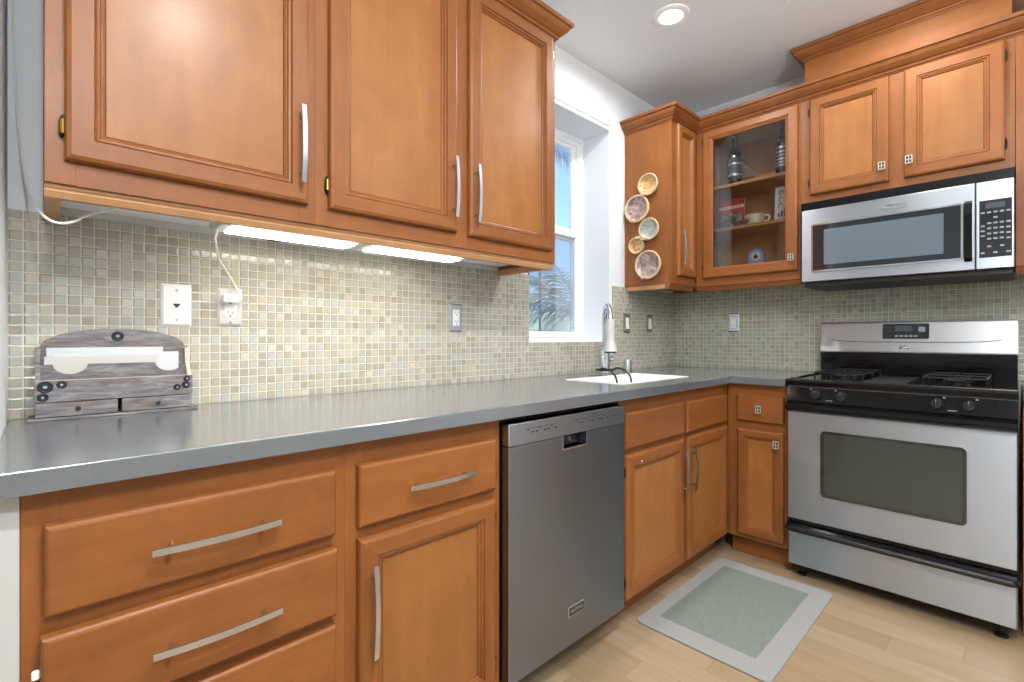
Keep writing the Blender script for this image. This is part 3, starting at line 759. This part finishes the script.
BGS = steel('pale_stainless_backguard', lin(206, 208, 211), .42)
MB().prism([(.652, 1.030), (.544, 1.030), (.541, 1.037), (.560, 1.180), (.570, 1.189), (.652, 1.189)], 0, .0, W, bev=.0015).build('backguard_panel', BGS, rg)
def onpanel(z): return .541 + (z - 1.037) / (1.180 - 1.037) * .019
tl = math.atan2(.019, .143)
q = MB().box(-.09, .09, -.003, .001, -.037, .037, .003).build('display', MWBLACK, rg, loc=(.362, onpanel(1.138), 1.138), rot=(-tl, 0, 0))
MB().box(-.04, .028, -.0045, -.002, -.002, .028, .002).build('clock_screen', LCD, q)
for k in range(6): MB().box(-.084 + (k % 2) * .018, -.073 + (k % 2) * .018, -.0042, -.002, -.026 + (k // 2) * .02, -.018 + (k // 2) * .02, .001).build('button', KEY_D, q)
for k in range(5): MB().box(-.04 + k * .0185, -.027 + k * .0185, -.0042, -.002, -.029, -.019, .001).build('button', KEY, q)
MB().box(.05, .075, -.0042, -.002, -.004, .022, .003).build('dial_pad', KEY, q)
gv = [(x, onpanel(1.085 + .012 * max(0, abs((x - .374) / .325)) ** 6) - .0005, 1.085 + .012 * abs((x - .374) / .325) ** 6) for x in [.05 + .648 * k / 24 for k in range(25)]]
MB().tube(gv, .0017, 6).build('panel_groove', BLACK_M, rg)
MB().lathe([(0, -.003), (.008, -.0028), (.0105, 0)], (.357, onpanel(1.057), 1.057), 'Y', 24, sx=2.1).build('badge', CHROME, rg, 'auto')
text('badge_lettering', 'Whirlpool', .0075, KEY_D, rg, (.357, onpanel(1.057) - .0034, 1.057), (PI / 2 - tl, 0, 0), .2)
for x in (.045, .703):
    for y in (.065, .58):
        MB().cyl((x, y, .012), (x, y, .064), .006, 10).lathe([(0, .0), (.02, 0), (.021, .006), (.012, .012), (0, .012)], (x, y, 0)).build('foot', BLACK_M, rg, 'auto')

# ------------------------------------------------------------------ microwave
mw = thing('microwave', 'stainless over-the-range microwave hung below the short maple cabinet', 'microwave', (-.39, -.8915, 1.385), R_RIGHT)
W = .7505
MB().box(.004, W - .004, .028, .384, -.022, .405, .003).build('body', BLACK_M, mw)
MB().prism([(.03, .361), (.0, .361), (.004, .398), (.03, .402)], 0, .0, W).build('vent_grille', BLACK, mw)
dr = MB().grid(1, [0, .048, .596, .637], [.002, .053, .280, .359], lambda i, j: not (i == 1 and j == 1), 0, .027, bev=.0025).build('door', STEEL, mw)
MB().prism(rrect(.042, .602, .047, .286, .010), 1, -.0035, .001, bev=.001).build('window_bezel', CHROME, dr)
MB().box(.050, .594, -.0055, .0, .055, .278, .001).build('window_glass', MWBLACK, dr)
MB().box(.098, .540, -.0062, -.004, .080, .252).build('window_mesh', MWGLASS, dr)
MB().prism([(-.001, .035), (-.024, .05), (-.030, .10), (-.030, .23), (-.024, .275), (-.001, .29)], 0, .604, .630, bev=.003).build('handle', BLACK, dr)
pn = MB().box(.6395, W, 0, .027, .002, .359, .0025).build('control_panel', STEEL, mw)
MB().box(.650, .744, -.0025, .001, .048, .280, .001).build('keypad', MWBLACK, pn)
MB().box(.668, .726, -.0032, -.002, .246, .268).build('display', LCD, pn)
key = MB().box(-.006, .006, -.0033, -.002, -.0035, .0035, .001).build('button', KEY, pn, loc=(.660, 0, .230))
spots = [(.660 + .0185 * k, .230) for k in range(1, 5)] + [(.697, .208)] + [(.679 + .018 * i, .186 - .021 * j) for j in range(4) for i in range(3)] + [(.660, .176 - .02 * j) for j in range(3)] + [(.734, .186 - .022 * j) for j in range(4)] + [(.679, .092), (.716, .092), (.660, .066), (.697, .066), (.734, .066)]
for x, z in spots:
    o = key.copy(); COL.objects.link(o); o.parent = pn; o.location = (x, 0, z)
text('badge_lettering', 'Whirlpool', .019, mat('logo_grey', lin(122, 126, 130), .4), dr, (.377, -.0044, .320), shear=.25)
MB().tube([(.372 + .046 * math.cos(a), -.0042, .320 + .010 * math.sin(a)) for a in [PI * .35 + 1.45 * PI * k / 24 for k in range(25)]], .0011, 6).build('badge_swoosh', SILVER, dr)

# ------------------------------------------------------------------ under-cabinet lights
def ucl(x0, x1, label):
    t = thing('under_cabinet_light', label, 'light', (x0, -.29, 1.424), 0, 'linear lights under the wall cabinets')
    L = x1 - x0
    MB().prism([(0, 0), (0, -.016), (.012, -.034), (.105, -.036), (.128, -.022), (.128, 0)], 0, .012, L - .012).build('housing', WHITE_P, t)
    for a in (0, L - .024): MB().prism([(-.002, 0), (-.002, -.017), (.011, -.036), (.106, -.038), (.130, -.023), (.130, 0)], 0, a, a + .024, bev=.001).build('end_cap', mat('grey_lamp_cap', lin(206, 206, 204), .4), t)
    MB().box(.028, L - .028, .022, .098, -.041, -.0355, .002).build('diffuser', TUBE, t)
    MB().prism([(.001, -.012), (-.002, -.016), (.010, -.031), (.012, -.028)], 0, .028, L - .028).build('front_lens', TUBE, t)
    return t
u1 = ucl(-2.838, -2.452, 'white linear light under cabinet, left of two, dangling its own cord')
u2 = ucl(-2.447, -2.05, 'white linear light under cabinet, right of two, no cord at end')
cd = MB().tube([(.006, .07, -.036), (.016, .14, -.05), (.05, .245, -.09), (.085, .262, -.14), (.106, .262, -.18), (.112, .255, -.198), (.106, .249, -.204), (.098, .249, -.203)], .0028, 8).build('power_cord', WHITE_P, u1, 'auto')
MB().box(.062, .104, .248, .2728, -.214, -.190, .003).build('plug', WHITE_P, cd)

# second thin cord along the wall at far left
pts = [(-3.2085, -.006, 2.60), (-3.2075, -.007, 2.1), (-3.205, -.006, 1.85), (-3.201, -.008, 1.66), (-3.187, -.04, 1.49), (-3.174, -.16, 1.412), (-3.161, -.26, 1.364), (-3.146, -.285, 1.345), (-3.128, -.285, 1.342), (-3.106, -.26, 1.355), (-3.082, -.23, 1.378), (-3.02, -.215, 1.408), (-2.95, -.20, 1.424), (-2.87, -.19, 1.427)]
tag(MB().tube(smooth(pts), .0026, 8).build('cord', WHITE_P, None, 'auto'), 'thin white cord down the left wall looping under the cabinet', 'cord')

# ------------------------------------------------------------------ wall plates
def plate(name, label, cat, x, z, frame, w=.07, h=.116, rz=0., y=-.0082, x_w=None):
    loc = (x, y, z) if x_w is None else (x_w, x, z)
    t = thing(name, label, cat, loc, rz)
    MB().rings(-w / 2, w / 2, -h / 2, h / 2, [(0, 0), (0, -.002), (.006, -.0065), (.01, -.0065)], frame, frame).build('cover_plate', frame, t)
    return t
def screw(t, x, z): MB().lathe([(0, -.0085), (.003, -.008), (.0036, -.0065)], (x, 0, z), 'Y', 10).build('screw', NICKEL, t, 'auto')
def receptacle(t):
    MB().box(-.017, .017, -.0085, -.005, -.034, .034, .002).build('receptacle', WHITE_P, t)
    for s in (-1, 1):
        for x in (-.0065, .0065): MB().box(x - .0011, x + .0011, -.0089, -.008, s * .019 - .001, s * .019 + .008).build('slot', DARK_SLOT, t)
        MB().cyl((0, -.0089, s * .019 - .008), (0, -.008, s * .019 - .008), .0026, 10).build('ground_hole', DARK_SLOT, t)
tp = plate('phone_jack', 'white blank phone jack plate on mosaic, above letter organizer', 'wall plate', -2.8855, 1.198, WHITE_P, .072, .118)
screw(tp, 0, .041); screw(tp, 0, -.041)
MB().prism([(-.008, .004), (.008, .004), (.008, .0), (.004, -.003), (.003, -.007), (-.003, -.007), (-.004, -.003), (-.008, 0)], 1, -.0072, -.006).build('jack_socket', DARK_SLOT, tp)
to = plate('outlet', 'white power outlet with the light cord plugged in at its top', 'outlet', -2.7515, 1.198, mat('greyish_white_plate', lin(206, 202, 198), .35), .066, .112); receptacle(to); screw(to, 0, .046); screw(to, 0, -.046)
tg = plate('outlet', 'white outlet in brushed steel plate under right end of the cabinet light', 'outlet', -1.9055, 1.190, NICKEL, .066, .118); receptacle(tg); screw(tg, 0, .046); screw(tg, 0, -.046)
tr_ = plate('outlet', 'white outlet in grey metal plate on the range wall', 'outlet', -.4035, 1.202, NICKEL, .072, .118, R_RIGHT, x_w=-.0082); receptacle(tr_)
def rocker(t):
    MB().box(-.0165, .0165, -.008, -.005, -.034, .034, .001).build('switch_frame', WHITE_P, t)
    MB().prism([(-.007, -.031), (-.0135, -.031), (-.009, 0), (-.0105, .031), (-.007, .031)], 0, -.0135, .0135).build('rocker', WHITE_P, t)
rocker(plate('light_switch', 'white rocker switch in dark metal plate nearest the window', 'switch', -.612, 1.193, PEWTER, .07, .116))
rocker(plate('light_switch', 'white rocker switch in dark metal plate nearest the corner', 'switch', -.352, 1.196, PEWTER, .07, .112))

# ------------------------------------------------------------------ shade headrail above window
hr = thing('roller_shade', 'slim white shade headrail mounted over the top of the window', 'window shade', (WX0 - .01, 0, 2.303))
MB().box(0, .676, -.014, 0, .0, .020, .003).build('bottom_bar', VINYL, hr)
MB().box(.0, .680, -.016, 0, .026, .056, .004, seg=2).build('headrail', VINYL, hr)
for z in (.011, .042): MB().cyl((.674, -.009, z), (.683, -.009, z), .006, 12).build('end_cap', KEY, hr, 'auto')

# ------------------------------------------------------------------ plates on the cabinet side
def wall_plate(y, z, r, glaze, label, clip):
    t = thing('decorative_plate', label, 'plate', (-.6203, y, z), 0, 'round plates on the corner cabinet side')
    MB().lathe([(0, -.006), (r * .6, -.008), (r * .80, -.017), (r * .88, -.026)], (0, 0, 0), 'X', 32).build('bowl', glaze, t, 'auto')
    MB().lathe([(r * .86, -.024), (r * .89, -.030), (r * .97, -.030), (r, -.024), (r * .9, -.004), (r * .6, -.0), (0, 0)], (0, 0, 0), 'X', 32).build('rim', RIM, t, 'auto')
    cy, cz = r * .9 * math.cos(clip), r * .9 * math.sin(clip)
    MB().box(-.040, -.0005, cy - .015, cy + .015, cz - .008, cz + .008, .003).build('clip', RIM, t)
wall_plate(-.170, 1.990, .064, GLAZE_GOLD, 'golden mottled plate at top of the five on cabinet side', math.radians(-70))
wall_plate(-.098, 1.863, .081, GLAZE_ROSE, 'large rose mottled plate second from top, nearest the window', math.radians(-70))
wall_plate(-.176, 1.732, .064, GLAZE_GREY, 'grey-green mottled plate in the middle of the five', math.radians(-70))
wall_plate(-.095, 1.647, .050, GLAZE_GOLD, 'smallest golden mottled plate, fourth of the five downward', math.radians(110))
wall_plate(-.170, 1.527, .084, GLAZE_ROSE, 'large rose mottled plate lowest of the five on cabinet side', math.radians(-75))

# ------------------------------------------------------------------ inside the display cabinet (world coordinates)
def bottle(y, z, label, bands):
    t = thing('bottle', label, 'bottle', (-.20, y, z), 0, 'dark bottles on the top shelf')
    MB().lathe([(0, 0), (.034, 0), (.038, .004), (.038, .185), (.034, .205), (.018, .232), (.0145, .245), (.0145, .29), (.017, .292), (.017, .30), (0, .30)]).build('glass', BOTTLE, t, 'auto')
    MB().lathe([(.0384, .05), (.0387, .05), (.0387, .17), (.0384, .17)]).build('label', BLABEL, t, 'auto')
    for zb, h in bands: MB().lathe([(.0388, zb), (.039, zb), (.039, zb + h), (.0388, zb + h)]).build('label_band', SILVER, t, 'auto')
bottle(-.487, 1.995, 'dark bottle at left on the top shelf behind glass', [(.062, .012), (.128, .009)])
bottle(-.748, 1.995, 'dark bottle with banded label at right on top shelf', [(.056, .006), (.074, .004), (.09, .007), (.112, .004), (.13, .007), (.155, .006)])
def book(name, label, y0, y1, z, h, cover, x, lean):
    w = y0 - y1; t = thing(name, label, 'book', (x, y0, z), R_RIGHT)
    t.rotation_euler = (-lean, 0, R_RIGHT)
    b = MB().box(0, w, 0, .002, 0, h).box(0, w, .018, .02, 0, h).box(0, .002, 0, .02, 0, h); b.build('cover', cover, t)
    MB().box(.002, w - .003, .002, .018, .002, h - .002).build('pages', PAGES, t)
    return t, w
cbk, w = book('cookbook', 'red cookbook with black and white cover photo on the middle shelf', -.392, -.540, 1.7465, .186, RED, -.213, .12)
text('title', 'COOKBOOK', .026, WHITE_P, cbk, (w / 2, -.0012, .135), sx=1.0)
text('subtitle', '~ ~ ~ ~ ~', .02, KEY, cbk, (w / 2, -.0012, .163))
MB().box(.012, w - .010, -.0008, .0, .016, .098).build('cover_photo', PHOTO, cbk)
MB().box(.008, w - .006, -.001, 0, .010, .0145).build('cover_border', PAPER, cbk)
bk2, w = book('recipe_book', 'white booklet with scribbled blue lettering at right on middle shelf', -.706, -.832, 1.7465, .20, PAPER, -.215, .10)
for j, z in enumerate((.165, .128, .092)):
    for k in range(3):
        x = .03 + k * .032
        MB().tube([(x + .011 * math.cos(a), -.001, z + .013 * math.sin(a * (1.5 if k % 2 else 1))) for a in [i * .5 for i in range(11 - j)]], .0022, 6).build('lettering', BLUEINK, bk2)
for k in range(6): MB().box(.018 + k * .016, .027 + k * .016, -.001, .0, .03, .05 + .012 * (k % 3)).build('printed_band', INK, bk2)
cu = thing('cup', 'wide cream cup with round emblem on the middle shelf', 'cup', (-.19, -.594, 1.7465))
MB().lathe([(0, .0), (.034, 0), (.037, .004), (.050, .03), (.0565, .066), (.0535, .066), (.047, .03), (.034, .007), (0, .006)]).build('bowl', CREAM, cu, 'auto')
MB().tube(smooth([(0, -.053, .055), (0, -.07, .058), (0, -.081, .044), (0, -.074, .028), (0, -.051, .024)], 4), .0055, 8).build('handle', CREAM, cu, 'auto')
def emblem(p, r, m, loc, rot): 
    MB().tube([(r * math.cos(a), 0, r * math.sin(a)) for a in [2 * PI * k / 20 for k in range(21)]], .0012, 6).prism([(-r * .6, -r * .4), (r * .6, -r * .4), (r * .35, .0), (r * .1, r * .5), (-r * .15, .1 * r), (-r * .4, r * .3)], 1, -.0006, .0006).build('emblem', m, p, loc=loc, rot=rot)
emblem(cu, .017, INK, (-.0475, .0235, .037), (.0, .18, math.radians(-116)))
pq = thing('plaque', 'arched blue-rimmed plaque with apple motif standing on cabinet floor', 'plaque', (-.19, -.55, 1.4305), R_RIGHT)
arch = lambda r, h, z0, cx: [(cx - r, z0), (cx + r, z0)] + [(cx + r * math.cos(a), h + r * math.sin(a)) for a in [PI * k / 14 for k in range(15)]]
MB().prism(arch(.050, .145, 0, .05), 1, 0, .012, bev=.001).build('slab', BLUE, pq)
MB().prism(arch(.041, .145, .01, .05), 1, -.001, .001).build('inner_field', mat('pale_blue_glaze', lin(150, 160, 190), .4), pq)
MB().lathe([(0, -.0022), (.026, -.002), (.027, 0)], (.05, 0, .145), 'Y', 24).build('medallion', PAPER, pq)
MB().lathe([(0, -.004), (.008, -.0035), (.0125, -.002)], (.05, 0, .143), 'Y', 16).tube([(.05, -.0035, .153), (.053, -.0035, .163)], .0016, 6).build('apple', INK, pq)

# ------------------------------------------------------------------ letter organizer
lo_ = thing('letter_organizer', 'weathered grey wooden letter organizer with two small drawers on counter', 'organizer', (-3.168, -.010, .9142))
lo_.rotation_euler = (0, 0, math.radians(-1.5))
W = .306; D = .075
MB().box(-.012, W + .012, -D - .010, .0, 0, .006, .001).build('base_board', GREYWOOD, lo_)
ar = [(.0, .006), (W, .006), (W, .168)] + [(W / 2 + (W / 2 - .008) * math.cos(a), .172 + .044 * math.sin(a)) for a in [PI * k / 16 for k in range(17)]] + [(0, .168)]
MB().prism(ar, 1, -.010, -.001, bev=.0008).build('back_board', GREYWOOD, lo_)
for x in (0, W - .009):
    MB().prism([(-D, .006), (-.010, .006), (-.010, .165), (-.026, .165), (-.034, .128), (-D, .088)], 0, x, x + .009, bev=.0006).build('side_board', RAWEDGE if x else GREYWOOD, lo_)
MB().box(.009, W - .009, -D + .004, -.01, .044, .049).build('shelf_board', GREYWOOD, lo_)
MB().box(-.001, W + .001, -D - .004, -D + .004, .042, .092, .001).build('front_board', GREYWOOD, lo_)
MB().box(0, W, -D - .0035, -D + .0035, .092, .0932).build('worn_top_edge', RAWEDGE, lo_)
sc = [(.009, .05), (W - .009, .05), (W - .009, .128)]
for cx in (W - .045, .062):
    sc += [(cx + .032 * math.cos(a), .128 + -.024 * math.sin(a)) for a in [PI * k / 8 for k in range(9)]]
sc += [(.009, .128)]
MB().prism(sc, 1, -.040, -.034).build('divider', GREYWOOD, lo_)
for x0, x1 in ((.001, .149), (.157, W - .001)):
    d = MB().box(x0, x1, -D - .005, -.012, .008, .040, .001).build('drawer', GREYWOOD, lo_)
    MB().lathe([(0, -.012), (.004, -.010), (.005, -.006), (.0025, -.004), (.003, 0)], ((x0 + x1) / 2, -D - .005, .025), 'Y', 14).build('knob', STUD, d, 'auto')
def stud(x, y, z, r):
    s = MB().lathe([(0, -.0045), (r * .55, -.004), (r * .6, -.002), (r * .85, -.0025), (r, -.0)], (x, y, z), 'Y', 18).build('stud', STUD, lo_, 'auto')
    MB().lathe([(0, -.0065), (r * .25, -.006), (r * .32, -.004)], (x, y, z), 'Y', 12).build('stud_centre', STUD_L, s, 'auto')
fy = -D - .004
for x, z, r in ((.018, .078, .014), (.046, .082, .0095), (.014, .054, .010), (W - .012, .083, .008), (W - .014, .066, .0095), (W - .034, .061, .0085)): stud(x, fy, z, r)
stud(W / 2, -.010, .196, .013)
def envelope(x0, x1, z0, z1, y, m, label, flap):
    t = thing('envelope', label, 'envelope', (-3.168 + x0, -.010 + y, .9142), math.radians(-1.5), 'letters in the organizer')
    w = x1 - x0
    MB().box(0, w, -.0016, .0016, z0, z1, .0006).build('sheet', m, t)
    if flap: MB().prism([(.002, z1 - .001), (w - .002, z1 - .001), (w / 2, z1 - .035)], 1, -.0024, -.0017).build('flap', m, t)
    return t
envelope(.018, .248, .051, .168, -.018, PAPER, 'white envelope at back of the organizer, tallest of the letters', True)
envelope(.030, .282, .051, .155, -.026, PAPER, 'wide white envelope in the middle of the organizer letters', False)
envelope(.014, .236, .051, .147, -.031, PAPER2, 'off-white letter nearest the front of the organizer', False)

# ------------------------------------------------------------------ floor mat
fm = thing('floor_mat', 'sage woven kitchen mat with pale grey border on plank floor', 'mat', (-1.10, -.858, 0))
MB().prism(rrect(-.392, .392, -.245, .245, .025), 2, .0005, .008, bev=.002).build('border', MAT_EDGE, fm)
MB().box(-.30, .312, -.170, .190, .0065, .0086).build('field', MAT_IN, fm)

# ------------------------------------------------------------------ ceiling
def downlight(x, y, label, power):
    t = thing('recessed_light', label, 'light', (x, y, ZC), 0, 'recessed ceiling lights')
    MB().lathe([(.052, -.001), (.054, -.006), (.07, -.010), (.082, -.006), (.085, 0)], n=36).build('trim_ring', WHITE_P, t, 'auto')
    MB().lathe([(0, -.004), (.055, -.004), (.057, -.001)], n=32).build('lens', LAMP, t, 'auto')
    d = bpy.data.lights.new('lamp', 'AREA'); d.shape = 'DISK'; d.size = .11; d.energy = power; d.spread = math.radians(170); d.color = (1, .98, .95)
    o = bpy.data.objects.new('lamp', d); COL.objects.link(o); o.parent = t; o.location = (0, 0, -.012)
downlight(-1.04, -.525, 'round white recessed light lit in the ceiling by the window', 12)
for x, y, p_, w_ in ((-.66, -1.34, 7, 'in front of the microwave'), (-2.7, -1.75, 36, 'nearest the drawer stack'), (-3.37, -2.6, 10, 'beyond the left end of the counter'), (-.9, -3.2, 16, 'farthest from the sink wall')):
    downlight(x, y, 'round white recessed light lit in the ceiling ' + w_, p_)
vt = thing('ceiling_vent', 'grey louvred air vent in the ceiling at top photo edge', 'vent', (-.755, -.935, ZC))
MB().rings(-.30, 0, -.16, 0, [(0, 0), (0, -.006), (.02, -.008), (.022, 0)], WHITE_P, WHITE_P, False, False, 'Z').build('frame', WHITE_P, vt)
MB().box(-.278, -.022, -.138, -.022, -.0015, -.0005).build('backing', DARK_SLOT, vt)
for k in range(9): MB().prism([(-.275 + k * .0285, -.002), (-.267 + k * .0285, -.009), (-.262 + k * .0285, -.009), (-.270 + k * .0285, -.002)], 1, -.139, -.021).build('louvre', KEY, vt)

# ------------------------------------------------------------------ outside the window
gr = MB().box(-30, 40, .6, 60, -3.2, -3.0).build('ground', GROUND); gr['kind'] = 'structure'
def frond(L, droop, seed):
    rnd = random.Random(seed); b = MB(); bm = bmesh.new(); K = 30
    P = [Vector((L * (t - .12 * t * t), 0, L * (.42 * t - droop * t * t))) for t in [k / K for k in range(K + 1)]]
    for i in range(3, K + 1):
        p = P[i]; tg = (P[i] - P[i - 1]).normalized(); t = i / K
        ll = L * .30 * math.sin(PI * min(1, t * .86 + .12)) + .05
        for s in (-1, 1):
            for q in range(1):
                d = (Vector((0, s, -.35 - .5 * rnd.random())) + tg * (.75 + .3 * rnd.random())).normalized()
                e = p + d * ll * (.8 + .3 * rnd.random()); e.z -= ll * .18; mid = p + d * ll * .55
                wv = tg * .016; o = tg * (q * .5 * L / K)
                v = [bm.verts.new(x) for x in (p + o - wv * .5, p + o + wv * .5, mid + o + wv, mid + o - wv)]; tip_ = bm.verts.new(e + o)
                bm.faces.new(v); bm.faces.new((v[3], v[2], tip_))
    b._join(bm); b.tube(P, [.022 * (1 - .8 * k / K) for k in range(K + 1)], 6); return b
def palm(x, y, zc, label, n, L, seed):
    t = thing('palm_tree', label, 'tree', (x, y, -3.0)); h = zc + 3.0
    MB().tube([(.1 * math.sin(k), 0, h * k / 8) for k in range(9)], [.16 - .005 * k for k in range(9)], 12).build('trunk', PALM_T, t, 'auto')
    for k in range(n):
        o = frond(L, .42 + .12 * (k % 3), seed + k).build('frond', PALM, t, loc=(0, 0, h - .05 + .1 * (k % 2))); o.rotation_euler = (0, math.radians((-38, -16, 4)[k % 3]), 2 * PI * k / n + .3 * (k % 3))
palm(4.75, 4.6, 1.55, 'feathery palm crown seen low through the window', 17, 1.75, 10)
palm(3.0, 4.4, 4.55, 'taller palm with frond tips hanging into the upper window pane', 13, 1.35, 60)
up_ = thing('utility_pole', 'thin grey utility pole with a wire beyond the window', 'pole', (6.764, 7.5, -3.0))
MB().cyl((0, 0, 0), (0, 0, 8), .034, 10).build('pole', POLE, up_, 'auto')
MB().tube([(-7, .4, 4.80), (0, .05, 4.86), (7, -.3, 4.85)], .014, 6).build('wire', POLE, up_)
